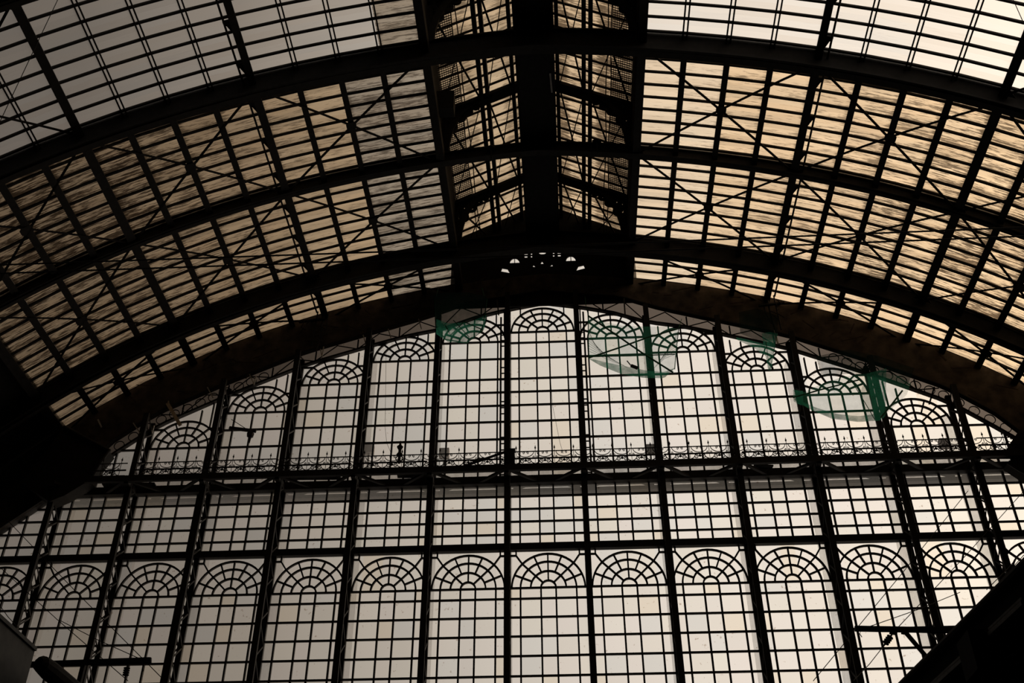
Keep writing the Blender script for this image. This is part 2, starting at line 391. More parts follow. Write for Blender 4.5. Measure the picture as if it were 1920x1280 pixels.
for sx in (-1, 1):
    for i0 in (0, 4, 8):
        for y0, y1, wh in ((YA + .05, YS, 'next to thick near rib'), (YS, YB - .05, 'before thick far rib'), (YB + .05, D - .05, 'beside the gable')):
            brace(sx, i0, i0 + 4, y0, y1, wh)
    brace(sx, 8, 12, YN, YA - .05, 'on the clear roof')

# pipe runs beside the second main purlin, with hooked brackets
for sx in (-1, 1):
    u = U0 + sx * (PU[4] + .105); z = roof(u) - .07
    t = thing('drain_pipe', f'long thin pipe run hung on hooks beside the thick purlin of the {SIDE[sx]} slope', 'pipe', P(u, YN, z), 'pipe runs under the roof')
    b = MB(); b.tube([P(u, YN, z), P(u, D - .25, z)], .026 * W * .5, 8); b.build('pipe', IRON, t)
    yy = YN + .35
    while yy < D - .3:
        b = MB(); um = U0 + sx * PU[4]
        b.plate([P(um, yy, roof(um) - .07), P(um, yy + .16, roof(um) - .07), P(um + sx * .05, yy + .13, z), P(um + sx * .085, yy + .05, z), P(um + sx * .12, yy + .015, z), P(um + sx * .12, yy - .015, z), P(um + sx * .05, yy - .03, z)], .05, (0, 0, 1))
        b.build('hook_bracket', IRON, t); yy += .575
    # downpipe cluster on the gable end of the run
    t = thing('downpipe', f'cluster of short downpipes dropping from the {SIDE[sx]} pipe run onto the gable girder', 'downpipe', P(u, D - .3, z), 'downpipes at the gable')
    for k, (du, zz, rr) in enumerate(((0, .62, .022), (-.10 * sx, .72, .030), (-.17 * sx, .5, .018))):
        b = MB(); b.tube([P(u + du, D - .2, z + .05), P(u + du, D - .24, z - zz * .6), P(u + du * .7, D - .26, z - zz)], rr * W * .5, 8); b.build('pipe', IRON, t)
    b = MB(); b.bar(P(u + .12, D - .24, z - .12), P(u - .25, D - .24, z - .16), .06, .1); b.build('clamp', IRON, t)
    b = MB()
    for k in range(7):
        a = P(u + random.uniform(-.2, .1), D - .26, z - random.uniform(.05, .35)); b.bar(a, a + Vector((random.uniform(-.25, .25), 0, -random.uniform(.1, .3))), .025)
    b.build('bracket_scraps', IRON, t)

# ------------------------------------------------------------------ lantern
ZE, ZR = 11.22, 11.90      # eaves and ridge of the lantern, underside of rafters
def lz(u): return ZR - (ZR - ZE) * abs(u - U0) / 1.29
for sx in (-1, 1):
    ue = U0 + sx * PU[0]; ze = roof(ue)
    t = thing('lantern_upstand', f'dark {SIDE[sx]} upstand wall of the central lantern with ribbed edge beam', 'lantern wall', P(ue, YN, ze), 'sides of the lantern')
    b = MB(); b.bar(P(ue + (.03 if sx < 0 else 0), YN, ze - .05), P(ue + (.03 if sx < 0 else 0), D, ze - .05), .10 * W, .16 * W, (0, 0, 1)); b.build('edge_beam', IRON, t)
    b = MB(); b.bar(P(ue + (.02 if sx > 0 else .01), YN, (ze + ZE) / 2 + .1), P(ue + (.02 if sx > 0 else .01), D, (ze + ZE) / 2 + .1), .03 * W, (ZE - ze + .25) * W, (0, 0, 1)); b.build('boarding', BLACK, t)
    for k, dz in enumerate((-.11, -.05, .0)):
        b = MB(); b.tube([P(ue - sx * (.055 - .03 * (k == 0)), YN, ze + dz), P(ue - sx * (.055 - .03 * (k == 0)), D, ze + dz)], .03, 6); b.build('moulding', IRON2, t)
    # lantern roof purlins
    for nm, uu, w, h, dz in (('inner', .26, .05, .12, .02), ('outer', .70, .05, .10, .0), ('outer', .775, .045, .10, -.03)):
        u = U0 + sx * uu
    t = thing('lantern_purlin', f'twin lantern purlin midway up its {SIDE[sx]} slope', 'purlin', P(U0 + sx * .7, YN, lz(U0 + .7)), 'purlins of the lantern')
    for uu in (.66, .745):
        b = MB(); b.bar(P(U0 + sx * uu, YN, lz(U0 + uu) + .02), P(U0 + sx * uu, D + .3, lz(U0 + uu) + .02), .052 * W, .16 * W, (0, 0, 1)); b.build('beam', IRON, t)
    t = thing('lantern_purlin', f'thin lantern purlin beside the ridge on its {SIDE[sx]} slope', 'purlin', P(U0 + sx * .31, YN, lz(U0 + .31)), 'purlins of the lantern')
    b = MB(); b.bar(P(U0 + sx * .31, YN, lz(U0 + .31) + .02), P(U0 + sx * .31, D + .3, lz(U0 + .31) + .02), .05 * W, .13 * W, (0, 0, 1)); b.build('beam', IRON, t)
    # thin service pipes
    for k, uu in enumerate((.955, 1.005)):
        b = MB(); u = U0 + sx * uu; z = lz(u) - .06
        b.tube([P(u + .012 * math.sin(k * 3 + q * 1.7), YN + (D - YN) * q / 12, z) for q in range(13)], .012 * W * .6, 6)
        tag(b.build('service_pipe', IRON2), f'{"inner" if k == 0 else "outer"} of two thin wavering pipes along the {SIDE[sx]} side of the lantern', 'pipe', 'pipes in the lantern')
    # wire guard
    for k, (ya, yb, wh) in enumerate(((YN, YA, 'in the clear-roof bay'), (YA, YS, 'behind the thick near rib'), (YS, YB, 'before the thick far rib'))):
        b = MB(); n = int((yb - ya) * W / .085)
        for q in range(n + 1):
            y = ya + (yb - ya) * q / n
            b.bar(P(U0 + sx * 1.02, y, lz(U0 + 1.02) + .03), P(U0 + sx * 1.27, y, lz(U0 + 1.27) + .03), .022, .022, (0, 0, 1))
        for q in range(10):
            u = U0 + sx * (1.02 + .25 * q / 9); b.bar(P(u, ya, lz(u) + .03), P(u, yb, lz(u) + .03), .016, .016, (0, 0, 1))
        tag(b.build('wire_guard', IRON2), f'strip of wire mesh guard on the {SIDE[sx]} lantern slope, {wh}', 'wire mesh', 'wire guards in the lantern')
# lantern glazing
LW = (Vector((1.29 * W, 0, (ZR - ZE) * W))).length
b = MB(); b.bar((-LW / 2, 0, 0), (LW / 2, 0, 0), .05, .07, (0, 0, 1)); LBAR = b.mesh('glazing_bar', IRON)
for rn, ya, yb, n, gm, look, where in ROWS[:3] + [('end', YB, D + .3, 6, TAN, '', 'between far rib and pierced end wall')]:
    L = (yb - ya) * W
    for sx in (-1, 1):
        A, B_ = P(U0 + sx * 1.29, 0, ZE + .13), P(U0, 0, ZR + .13)
        if sx > 0: A, B_ = B_, A
        t = thing('lantern_rooflight', f'streaked tan lantern glazing, {SIDE[sx]} slope, {where}', 'rooflight', (0, 0, 0), 'glazing of the lantern')
        orient(t, A, B_, (ya + yb) / 2, sx)
        g = bpy.data.objects.new('glass_sheet', panel_glass(L, n, LW, 'sheet', TAN, rt(.2))); C.objects.link(g); g.parent = t; g.location = (0, 0, .03)
        g.color = (.35 if sx < 0 else .8, 0, 0, 1)
        for k in range(n):
            q = bpy.data.objects.new('glazing_bar', LBAR); C.objects.link(q); q.parent = t; q.location = (0, L * ((k + .5) / n - .5), 0)
# rafters with scrolled brackets
for y, wh, sc in ((YN, 'at the top edge of the view', 1), (YA, 'over the thick near rib', 1), (YS, 'over the thin rib', 1), (YB, 'over the thick far rib', 1)):
    t = thing('lantern_rafter', f'gabled lantern rafter with scrolled bracket feet {wh}', 'rafter', P(U0, y, ZR), 'rafters of the lantern')
    for sx in (-1, 1):
        b = MB(); b.bar(P(U0, y, ZR - .02), P(U0 + sx * 1.29, y, ZE - .02), .05 * W, .17 * W, None) ; b.v = b.v
        b.build('rafter_arm', IRON, t)
        pts = [(1.27, 10.5), (1.27, ZE + .02), (.60, lz(U0 + .6) - .02)]
        arcp = []
        for k in range(9):                               # concave curve from rafter down to the upstand
            a = math.radians(90 * k / 8); arcp.append((.60 + .60 * math.sin(a), lz(U0 + .6) - .06 - (lz(U0 + .6) - .06 - 10.5) * (1 - math.cos(a))))
        outline = [(1.27, 10.45), (1.27, ZE + .02)] + [(.60, lz(U0 + .6) + .02)] + arcp
        b = MB(); ring = [P(U0 + sx * u, y - .02, z) for u, z in arcp]
        b.sweep(ring, .085 * W, .05 * W, (0, 1, 0)); rim = b.build('bracket_rim', IRON, t)
        b = MB()
        for cx_, cz_, r in ((1.16, 10.98, .085), (1.03, 11.16, .065), (1.21, 10.80, .06), (.92, 11.28, .045), (1.20, 11.13, .05), (.82, 11.36, .035), (1.10, 11.24, .045)):
            b.sweep([P(U0 + sx * cx_ + r * math.cos(k * math.pi / 7), y, cz_ + r * math.sin(k * math.pi / 7)) for k in range(15)], .04 * W, .03 * W, (0, 1, 0))
            b.sweep([P(U0 + sx * cx_ + r * .5 * math.cos(k * math.pi / 4), y, cz_ + r * .5 * math.sin(k * math.pi / 4)) for k in range(7)], .02 * W, .03 * W, (0, 1, 0))
        b.bar(P(U0 + sx * 1.25, y, 10.45), P(U0 + sx * 1.25, y, ZE), .07 * W, .05 * W)
        b.build('bracket_scrolls', IRON, rim)
    # braces of the lantern roof
for ya, yb, wh in ((YN, YA, 'in the clear-roof bay'), (YA, YS, 'behind the thick near rib'), (YS, YB, 'before the thick far rib'), (YB, D + .2, 'beyond the thick far rib')):
    for sx in (-1, 1):
        for (a, q, nm) in ((.33, .66, 'inner'), (.75, 1.27, 'outer')):
            c = P(U0 + sx * (a + q) / 2, (ya + yb) / 2, lz(U0 + (a + q) / 2))
            t = thing('cross_brace', f'{nm} crossed rods on the lantern\'s {SIDE[sx]} slope, {wh}', 'cross brace', c, 'crossed braces of the lantern')
            for k, (p, r) in enumerate(((a, q), (q, a))):
                w = .022 if (k == 0) == (sx > 0) else .012
                b = MB(); b.bar(P(U0 + sx * p, ya, lz(U0 + p) - .01), P(U0 + sx * r, yb, lz(U0 + r) - .01), w * W, w * W, (0, 0, 1)); b.build('tie_rod', IRON, t)
# catwalk under the ridge
t = thing('catwalk', 'dark boarded maintenance catwalk running along the centre of the lantern', 'catwalk', P(.05, YN, 10.6))
b = MB(); b.box(P(-.165, YN, 10.58), P(.275, YB, 10.63)); b.build('deck', BLACK, t)
for s, u in ((-1, -.165), (1, .275)):
    b = MB(); b.bar(P(u, YN, 10.66), P(u, YB, 10.66), .04 * W, .14 * W, (0, 0, 1)); b.build('side_board', BLACK, t)
b = MB(); c = at_y(1010, 188, 9.0); b.bar(P(.2 + .035, 8.55, 10.565), P(.2 + .05, 8.85, 10.565), .025, .05); b.build('painted_glint', WHITE, t)  # pale bar standing in for a glint of light under the deck
# fittings clamped on the thin rib, inside the lantern
for sx, px in ((-1, 921), (1, 1119)):
    q = at_y(px, 281 if sx < 0 else 269, YS - .06)
    t = thing('clamp_lamp', f'small dark fitting clamped on the thin rib inside the {SIDE[sx]} half of the lantern', 'lamp', q, 'fittings in the lantern')
    b = MB(); b.bar(q + Vector((0, 0, .18)), q - Vector((0, 0, .42)), .05); b.build('rod', IRON, t)
    b = MB(); b.tube([q + Vector((-.14, 0, .1)), q + Vector((0, 0, .12)), q + Vector((.12, 0, .04))], [.05, .10, .07], 8); b.build('lamp_body', IRON, t)
q = at_y(832, 205, 9.0); x0 = P(U0 - PU[0] + .06, 0, 0).x
t = thing('junction_box', 'dark square box on the left side of the lantern beside the pipes', 'box', q)
b = MB(); b.box((q.x - .25, q.y - .1, q.z - .05), (q.x + .32, q.y + .3, q.z + .78)); b.build('housing', IRON, t)
b = MB(); b.bar(Vector((x0 - .1, q.y + .1, q.z + .3)), Vector((q.x - .2, q.y + .1, q.z + .3)), .1, .2); b.build('bracket', IRON, t)

# ------------------------------------------------------------------ cross-hall tie cables at the near thick rib
for k, z in enumerate((7.215, 7.10)):
    b = MB(); um = 7.0 + .05 * k
    b.tube([P(U0 - um, YA, z), P(U0, YA, z - .035), P(U0 + um, YA, z - .02)], .022, 6)
    tag(b.build('tie_cable', IRON), ('upper' if k == 0 else 'lower') + ' of two thin steel cables strung straight across the hall', 'cable', 'cables across the hall')

# ------------------------------------------------------------------ the glazed gable: posts, transom, windows
ZB, ZT = 7.0, 6.082        # balcony line, transom line
for k in range(-7, 8):
    pass
PK = list(range(-7, 9))
for k in PK:
    u = k - .5; zt = arch(u) + .12; sx = -1 if u < 0 else 1
    if k == 0: nm = 'the one just left of the middle bay'
    elif k == 1: nm = 'the one just right of the middle bay'
    else: nm = f'{ORD[(-k if k < 0 else k - 1)]} outward {SIDE[sx]} of the pair flanking the middle bay'
    t = thing('gable_post', f'tall dark iron lattice post, {nm}', 'post', P(u, D, -EYE / W), 'posts of the glazed gable')
    zb = -EYE / W
    b = MB(); b.box(P(u - .037, D - .30, zb), P(u + .037, D - .275, zt)); b.build('front_flange', IRON, t)
    b = MB(); b.box(P(u - .034, D - .03, zb), P(u + .034, D + .02, zt)); b.build('back_flange', IRON, t)
    b = MB(); z = zb; h = .22; s = 1
    b.box(P(u - .03, D - .275, zb), P(u - .018, D - .235, zt)); b.box(P(u + .018, D - .275, zb), P(u + .03, D - .235, zt))
    while z < zt - .1:
        z2 = min(z + h, zt); ya, yb = (D - .28, D - .02) if s > 0 else (D - .02, D - .28)
        for e in (-.024, .024): b.bar(P(u + e, ya, z), P(u + e, yb, z2), .05, .02, (1, 0, 0))
        z = z2; s = -s
    b.build('lacing_bars', IRON, t)
b = MB(); b.box(P(-8.2, D - .06, ZT - .045), P(8.2, D + .02, ZT + .045))
tag(b.build('transom_beam', IRON), 'long dark horizontal beam right above the lower row of fanlights', 'beam')

FX = (-.347, -.093, .093, .347); R4, R3, R2, R1 = .455, .347, .22, .093
def clipped(pts, fn):
    out = []
    for p in pts:
        if fn(p): out.append(p)
    return out
def tint():
    r = random.random(); k = .95 - random.random() * .07
    if r < .07: return (k, k * .95, k * .87)
    if r < .22: return (k * .93, k * .95, k * .97)
    return (k, k * (1 - .02 * random.random()), k * (1 - .04 * random.random()))
WIN = [0]
BW = .021                       # bar thickness in bays
def window(k, z0, z1, levels, fan, label, clip=None):
    """one bay of glazing; fan = chord height or None; clip = arch function cutting its top"""
    WIN[0] += 1; uc = float(k); top = (lambda u: min(z1, clip(u))) if clip else (lambda u: z1)
    t = thing(f'window_{WIN[0]}', label, 'window', P(uc, D, z0), 'windows of the glazed gable', 'structure')
    fs = .955 if clip else 1.0
    xs = [-.5, *FX, .5]; zl = sorted([z0, *[l for l in levels if z0 < l < z1], z1])
    g = MB()
    zs = [z for z in zl if fan is None or z < fan - .01] + ([fan] if fan else [])
    for a, b_ in zip(xs, xs[1:]):
        if fan is None and clip is None: zz = zl
        elif fan is not None: zz = zs + [99]
        else: zz = zl[:-1] + [99]
        for c, d in zip(zz, zz[1:]):
            ta = min(d, top(uc + a)); tb = min(d, top(uc + b_))
            if ta - c < .01 and tb - c < .01: continue
            ta, tb = max(ta, c), max(tb, c)
            g.add([P(uc + a, D + .005, c), P(uc + b_, D + .005, c), P(uc + b_, D + .005, tb), P(uc + a, D + .005, ta)], [(0, 1, 2, 3)], tint())
    g.build('pane', GLASS, t)
    up = (0, 1, 0)
    for x in FX:                                                # mullions
        ze = fan if fan is not None else top(uc + x)
        if ze > z0 + .02:
            b = MB(); b.bar(P(uc + x, D - .012, z0), P(uc + x, D - .012, ze), BW * W, .035 * W, up); b.build('mullion', IRON, t)
    for z in levels + ([fan] if fan else []):
        if not (z0 < z < z1) or (fan is not None and z > fan + .001): continue
        a, e = -.5, .5
        if clip:
            while a < .5 and clip(uc + a) < z: a += .01
            while e > -.5 and clip(uc + e) < z: e -= .01
        if e - a > .05:
            b = MB(); b.bar(P(uc + a, D - .012, z), P(uc + e, D - .012, z), BW * W, .03 * W, up); b.build('glazing_bar', IRON, t)
    if fan is not None:
        b = MB(); ok = lambda u, z: z <= top(uc + u) + .01
        for r in (R1, R2, R3, R4):
            pts = [(r * math.cos(math.pi * i / 24), fan + fs * r * math.sin(math.pi * i / 24)) for i in range(25)]
            run = []
            for p in pts + [None]:
                if p and ok(*p): run.append(P(uc + p[0], D - .012, p[1]))
                else:
                    if len(run) > 1: b.sweep(run, BW * W, .03 * W, (0, 1, 0))
                    run = []
        def seg(p, q):
            n = 10; pp = [(p[0] + (q[0] - p[0]) * i / n, p[1] + (q[1] - p[1]) * i / n) for i in range(n + 1)]; pp = [x for x in pp if ok(*x)]
            if len(pp) > 1: b.bar(P(uc + pp[0][0], D - .012, pp[0][1]), P(uc + pp[-1][0], D - .012, pp[-1][1]), BW * W * .9, .03 * W, (0, 1, 0))
        for a, r0_, r1_ in ((22.5, R2, R4), (45, R1, R4), (67.5, R2, R4), (90, R1, R4), (112.5, R2, R4), (135, R1, R4), (157.5, R2, R4)):
            c, s = math.cos(math.radians(a)), math.sin(math.radians(a)); seg((c * r0_, fan + fs * s * r0_), (c * r1_, fan + fs * s * r1_))
        k45 = math.sqrt(.5)
        for s in (-1, 1):
            if clip is None:                                    # spoke runs on to a small square in the corner
                zt = z1 - .07
                seg((s * R4 * k45, fan + R4 * k45), (s * .40, zt)); seg((s * .40, zt), (s * .5, zt)); seg((s * .40, zt), (s * .40, z1))
            else:
                seg((s * R4 * k45, fan + fs * R4 * k45), (s * R4 * k45, z1))
                if k != 0:
                    seg((s * R4 * k45, fan + fs * R4 * k45), (s * .5, fan + fs * R4 * k45)); seg((s * .17, fan + fs * math.sqrt(R4 ** 2 - .17 ** 2)), (s * .17, z1))
                    seg((s * .44, fan + .1), (s * .44, z1)) if (s * k < 0) else None
                    seg((0, fan + fs * R4), (0, z1))
        b.build('fanlight', IRON, t)
    return t
LOWL = [5.395, 5.155, 4.915, 4.672, 4.43, 4.188, 3.946, 3.704]
MIDL = [6.816, 6.632, 6.45, 6.268]
UPL = [9.333, 9.055, 8.70, 8.475, 8.252, 7.984, 7.704]
FAN = {0: 9.525, 1: 9.365, 2: 9.075, 3: 8.705, 4: 8.265, 5: 7.715}
def bayname(k): return 'the middle bay' if k == 0 else f'the {ORD[abs(k)]} bay {SIDE[-1 if k < 0 else 1]} of the middle bay'
for k in range(-7, 8):
    window(k, 3.5, ZT - .04, LOWL, 5.535, f'lower fan-headed gable window with grid panes, in {bayname(k)}')
    cl = arch if abs(k) >= 6 else None
    window(k, ZT + .04, ZB, MIDL, None, f'short rectangular gable window below the balcony, in {bayname(k)}', cl)
    if abs(k) <= 6:
        ch = FAN.get(abs(k))
        window(k, ZB, 10.2, [l for l in UPL if ch is None or l < ch - .06], ch, f'tall upper gable window under the arch, in {bayname(k)}', arch)
# masonry under the glazing
b = MB(); b.box(P(-8.2, D - .05, -EYE / W), P(8.2, D + .1, 3.5)); struct('wall_front', b, PLASTER, 'sooty wall below the glazed gable')

# wall above the glazing up to the roof (behind the girder)
b = MB(); n = 66
for i in range(n):
    ua, ub = -8.25 + 16.5 * i / n, -8.25 + 16.5 * (i + 1) / n; ua += U0; ub += U0
    b.add([P(ua, D, arch(ua)), P(ub, D, arch(ub)), P(ub, D, roof(ub) + .05), P(ua, D, roof(ua) + .05)], [(0, 1, 2, 3)], (.13, .11, .096))
struct('wall_gable', b, SOOTGLASS, 'grey boarded strip of wall round the top of the glazed arch')

# arched girder in front of it
def fz(u): 
    x = abs(u - U0); k = .19 + .10 * math.exp(-((x - 1.3) / .5) ** 2)
    return arch(u) + k * max(0.0, min(1.0, (6.5 - x) / .5)) - .02
t = thing('gable_girder', 'broad sooty plastered girder arching over the whole glazed gable', 'girder', P(U0, D - .12, fz(U0)))
b = MB(); c2 = MB(); n = 80
for i in range(n):
    ua, ub = U0 - 8.25 + 16.5 * i / n, U0 - 8.25 + 16.5 * (i + 1) / n
    b.plate([P(ua, D - .12, fz(ua)), P(ub, D - .12, fz(ub)), P(ub, D - .12, roof(ub) - .02), P(ua, D - .12, roof(ua) - .02)], .05, (0, 1, 0))
    c2.plate([P(ua, D - .14, fz(ua)), P(ub, D - .14, fz(ub)), P(ub, D - .06, fz(ub)), P(ua, D - .06, fz(ua))], .04, (0, 0, 1))
b.build('face', PLASTER, t); c2.build('soffit', IRON, t)
b = MB(); b.sweep([P(U0 - 8.2 + 16.4 * i / 80, D - .03, arch(U0 - 8.2 + 16.4 * i / 80)) for i in range(81)], .03 * W, .06 * W, (0, 1, 0)); b.build('lower_chord', IRON, t)
us = [-5.4 + .3 * i for i in range(37)]
for i, (ua, ub) in enumerate(zip(us, us[1:])):
    za, zb2 = (arch(ua), fz(ub)) if i % 2 else (fz(ua), arch(ub))
    b = MB(); b.bar(P(ua, D - .05, za), P(ub, D - .05, zb2), .03, .03)
    if i % 2: b.bar(P(ua, D - .05, arch(ua)), P(ua, D - .05, fz(ua)), .05, .03)
    b.build('lattice_bar', IRON, t)
for sx in (-1, 1):
    for i in range(13):
        u = U0 + sx * (4.05 + .17 * i); z = arch(u) + .075
        b = MB(); b.sweep([P(u + .07 * math.cos(q * math.pi / 8), D - .05, z + .07 * math.sin(q * math.pi / 8)) for q in range(17)], .025, .03, (0, 1, 0)); b.build('ring', IRON, t)
for i in range(60):
    b = MB(); u = U0 + random.uniform(-6.5, 6.5); z = fz(u) + random.uniform(.05, .9) * (roof(u) - fz(u)); q = P(u, D - .16, z)
    b.bar(q, q + Vector((random.uniform(-.9, .9), 0, random.uniform(-.5, .35))), random.uniform(.02, .06), .02)
    b.build('torn_lath', IRON2, t)

# lantern end wall with its cut-out openings
def holed_gable():
    t = thing('lantern_end_wall', 'dark pierced end wall of the lantern with half-moon openings above the arch', 'wall panel', P(U0, D - .1, 10.3))
    bm = bmesh.new()
    outer = [P(U0 - 1.4, D - .1, 9.95), P(U0 + 1.4, D - .1, 9.95), P(U0 + 1.4, D - .1, 11.3), P(U0, D - .1, 12.05), P(U0 - 1.4, D - .1, 11.3)]
    def circ(cu, cz, ru, rz, a0, a1, n=12): return [P(cu + ru * math.cos(math.radians(a0 + (a1 - a0) * i / n)), D - .1, cz + rz * math.sin(math.radians(a0 + (a1 - a0) * i / n))) for i in range(n + 1)]
    holes = [circ(U0 - .43, 10.80, .075, .10, 0, 180), circ(U0 + .43, 10.80, .075, .10, 0, 180), circ(U0, 11.08, .085, .13, 0, -180),
             [P(U0 + s * a, D - .1, z) for a, z in ((.235, 10.90), (.275, 10.90), (.285, 11.06), (.225, 11.06))] if (s := 1) else None,
             [P(U0 - a, D - .1, z) for a, z in ((.235, 10.90), (.275, 10.90), (.285, 11.06), (.225, 11.06))],
             [P(U0 + a, D - .1, z) for a, z in ((.16, 10.90), (.18, 10.90), (.18, 11.05), (.16, 11.05))],
             [P(U0 - a, D - .1, z) for a, z in ((.16, 10.90), (.18, 10.90), (.18, 11.05), (.16, 11.05))],
             [P(U0 + a, D - .1, z) for a, z in ((.50, 10.60), (.64, 10.64), (.62, 10.71), (.54, 10.69))],
             [P(U0 - a, D - .1, z) for a, z in ((.50, 10.60), (.64, 10.64), (.62, 10.71), (.54, 10.69))],
             [P(U0 + a, D - .1, z) for a, z in ((-.04, 10.76), (.02, 10.76), (-.01, 10.82))],
             [P(U0 + a, D - .1, z) for a, z in ((.10, 10.70), (.16, 10.71), (.14, 10.75))], [P(U0 - a, D - .1, z) for a, z in ((.10, 10.70), (.16, 10.71), (.14, 10.75))]]
    es = []
    for loop in [outer] + holes:
        vs = [bm.verts.new(p - P(U0, D - .1, 10.3)) for p in loop]
        for i in range(len(vs)): es.append(bm.edges.new((vs[i], vs[(i + 1) % len(vs)])))
    bmesh.ops.triangle_fill(bm, use_beauty=True, use_dissolve=False, edges=es, normal=(0, -1, 0))
    me = bpy.data.meshes.new('panel'); bm.to_mesh(me); bm.free(); me.materials.append(BLACK)
    o = bpy.data.objects.new('panel', me); C.objects.link(o); o.parent = t
    md = o.modifiers.new('th', 'SOLIDIFY'); md.thickness = .06
    b = MB(); b.add([P(U0 - .8, D + .0, 10.5), P(U0 + .8, D + .0, 10.5), P(U0 + .8, D + .0, 11.2), P(U0 - .8, D + .0, 11.2)], [(0, 1, 2, 3)], (.95, .95, .95)); b.build('pane', GLASS, t)
    b = MB()
    for a in (-.43, .43): b.bar(P(U0 + a, D - .09, 10.78), P(U0 + a, D - .09, 10.92), .03)
    b.build('glazing_bar', IRON, t)
holed_gable()

# ------------------------------------------------------------------ balcony under the upper windows
YF = D - .40
t = thing('balcony_frame', 'long dark balcony framework crossing the gable with bracing seen from beneath', 'balcony', P(U0, YF, ZB))
b = MB(); b.bar(P(-6.05, YF, 7.025), P(6.3, YF, 7.025), .05 * W, .085 * W, (0, 0, 1)); b.build('front_beam', IRON, t)
b = MB(); b.bar(P(-7.0, D - .05, 7.03), P(7.0, D - .05, 7.03), .10 * W, .11 * W, (0, 0, 1)); b.build('back_beam', IRON, t)
for k in range(-6, 7):
    for s in (-1, 1):
        b = MB(); b.bar(P(k + s * .47, YF, 7.0), P(k + s * .13, D - .1, 7.0), .04 * W, .03 * W, (0, 0, 1)); b.build('floor_brace', IRON, t)
for k in range(-6, 8):
    b = MB(); b.bar(P(k - .5, YF, 7.0), P(k - .5, D, 7.0), .06 * W, .08 * W, (0, 0, 1)); b.build('cross_beam', IRON, t)
for (ua, ub, y, nm, lab) in ((-1.95, -1.5, D - .22, 'deck_plank', 'a'), (-3.4, -2.7, D - .25, 'deck_plank', 'b'), (-5.9, -5.2, D - .2, 'deck_plank', 'c'), (2.7, 2.95, D - .2, 'deck_plank', 'd'), (-1.9, -1.55, D - .3, 'deck_plank', 'e'), (5.6, 6.2, D - .28, 'deck_plank', 'f')):
    b = MB(); b.bar(P(ua, y, 7.06), P(ub, y + .03, 7.06), .09 * W, .02 * W, (0, 0, 1)); b.build(nm, IRON, t)

for px, lab in (([(92, 940), (40, 905), (120, 800), (205, 845), (186, 868), (168, 900), (122, 928)], 'left'), ([(1893, 832), (1912, 805), (1950, 820), (1950, 905), (1912, 880), (1890, 866), (1906, 850)], 'right')):
    q = at_y(*px[0], D - .34); t = thing('haunch_plate', f'dark plated haunch where the balcony runs into the {lab} foot of the arch', 'plate', q, 'haunches of the arch')
    b = MB(); b.plate([at_y(x, y, D - .34) for x, y in px], .5, (0, 1, 0)); b.build('plate', IRON, t)
    b = MB(); b.tube([at_y(x, y, D - .36) for x, y in px[2:6]], .07, 8); b.build('rim', IRON, t)

# ornamental balustrade, one panel per bay
def spiral(c, r, turns, a0, sgn, n=16):
    return [(c[0] + r * (1 - .75 * i / n) * math.cos(a0 + sgn * 2 * math.pi * turns * i / n), c[1] + r * (1 - .75 * i / n) * math.sin(a0 + sgn * 2 * math.pi * turns * i / n)) for i in range(n + 1)]
ZR0 = 7.075; ZRM = ZR0 + .085; ZRT = ZR0 + .19
def scroll_module(u0_, zb):
    b = MB(); q = .125
    def curve(pts, r=.009): b.sweep([P(u0_ + x, YF, zb + z) for x, z in pts], r * W, r * W, (0, 1, 0))
    for s in (-1, 1):
        curve(spiral((s * .042, .042), .032, 1.3, math.pi / 2 + s * .6, -s))
        curve([(s * (.115 - .055 * math.sin(a)), .012 + .07 * (1 - math.cos(a))) for a in [math.pi / 2 * i / 6 for i in range(7)]])
        curve([(s * (.0 + .105 * math.sin(a)), .19 - .085 * 1 + .085 * (1 - math.cos(a)) - .0) for a in [math.pi / 2 * i / 7 for i in range(8)]], .008)
        curve(spiral((s * .022, .172), .018, 1.1, -math.pi / 2, s, 10), .007)
        curve(spiral((s * .098, .105), .016, 1.1, math.pi / 2, -s, 10), .007)
    for dx, dz in ((0, .045), (.012, .052), (-.012, .052), (0, .062)):
        b.bar(P(u0_ + dx - .008, YF, zb + dz), P(u0_ + dx + .008, YF, zb + dz), .016 * W, .03)
    return b
def spike(u, t):
    z = ZR0; b = MB(); b.tube([P(u, YF, z - .04), P(u, YF, z + .228)], .008 * W * .5, 6); o = b.build('spike', IRON, t)
    b = MB(); b.tube([P(u, YF, z + .225), P(u, YF, z + .232), P(u, YF, z + .245), P(u, YF, z + .262), P(u, YF, z + .285)], [.008 * W * .5, .017 * W * .5, .024 * W * .5, .012 * W * .5, .002], 6); b.build('spike_tip', IRON, o)
for k in range(-6, 7):
    ua, ub = k - .5 + .04, k + .5 - .04
    if k == -6: ua = -6.0
    if k == 6: ub = 6.25
    t = thing('balustrade', f'scrolled iron balustrade panel, {bayname(k)}', 'balustrade', P(k, YF, ZR0), 'balustrade panels of the balcony')
    for nm, z, h in (('bottom_rail', ZR0, .014), ('mid_rail', ZRM, .016), ('top_rail', ZRT, .011)):
        b = MB(); b.bar(P(ua, YF, z), P(ub, YF, z), h * W, h * W); b.build(nm, IRON, t)
    for i in range(4):
        u = k - .375 + .25 * i
        if ua < u < ub and (abs(k) < 6 or arch(u) > 7.5): spike(u, t)
        v = k - .5 + .25 * i
        if ua + .02 < v < ub - .02 and i: scroll_module(v, ZR0).build('scrollwork', IRON, t)
    if abs(k) < 6:
        b = scroll_module(k + .5, ZR0); b.build('scrollwork', IRON, t)
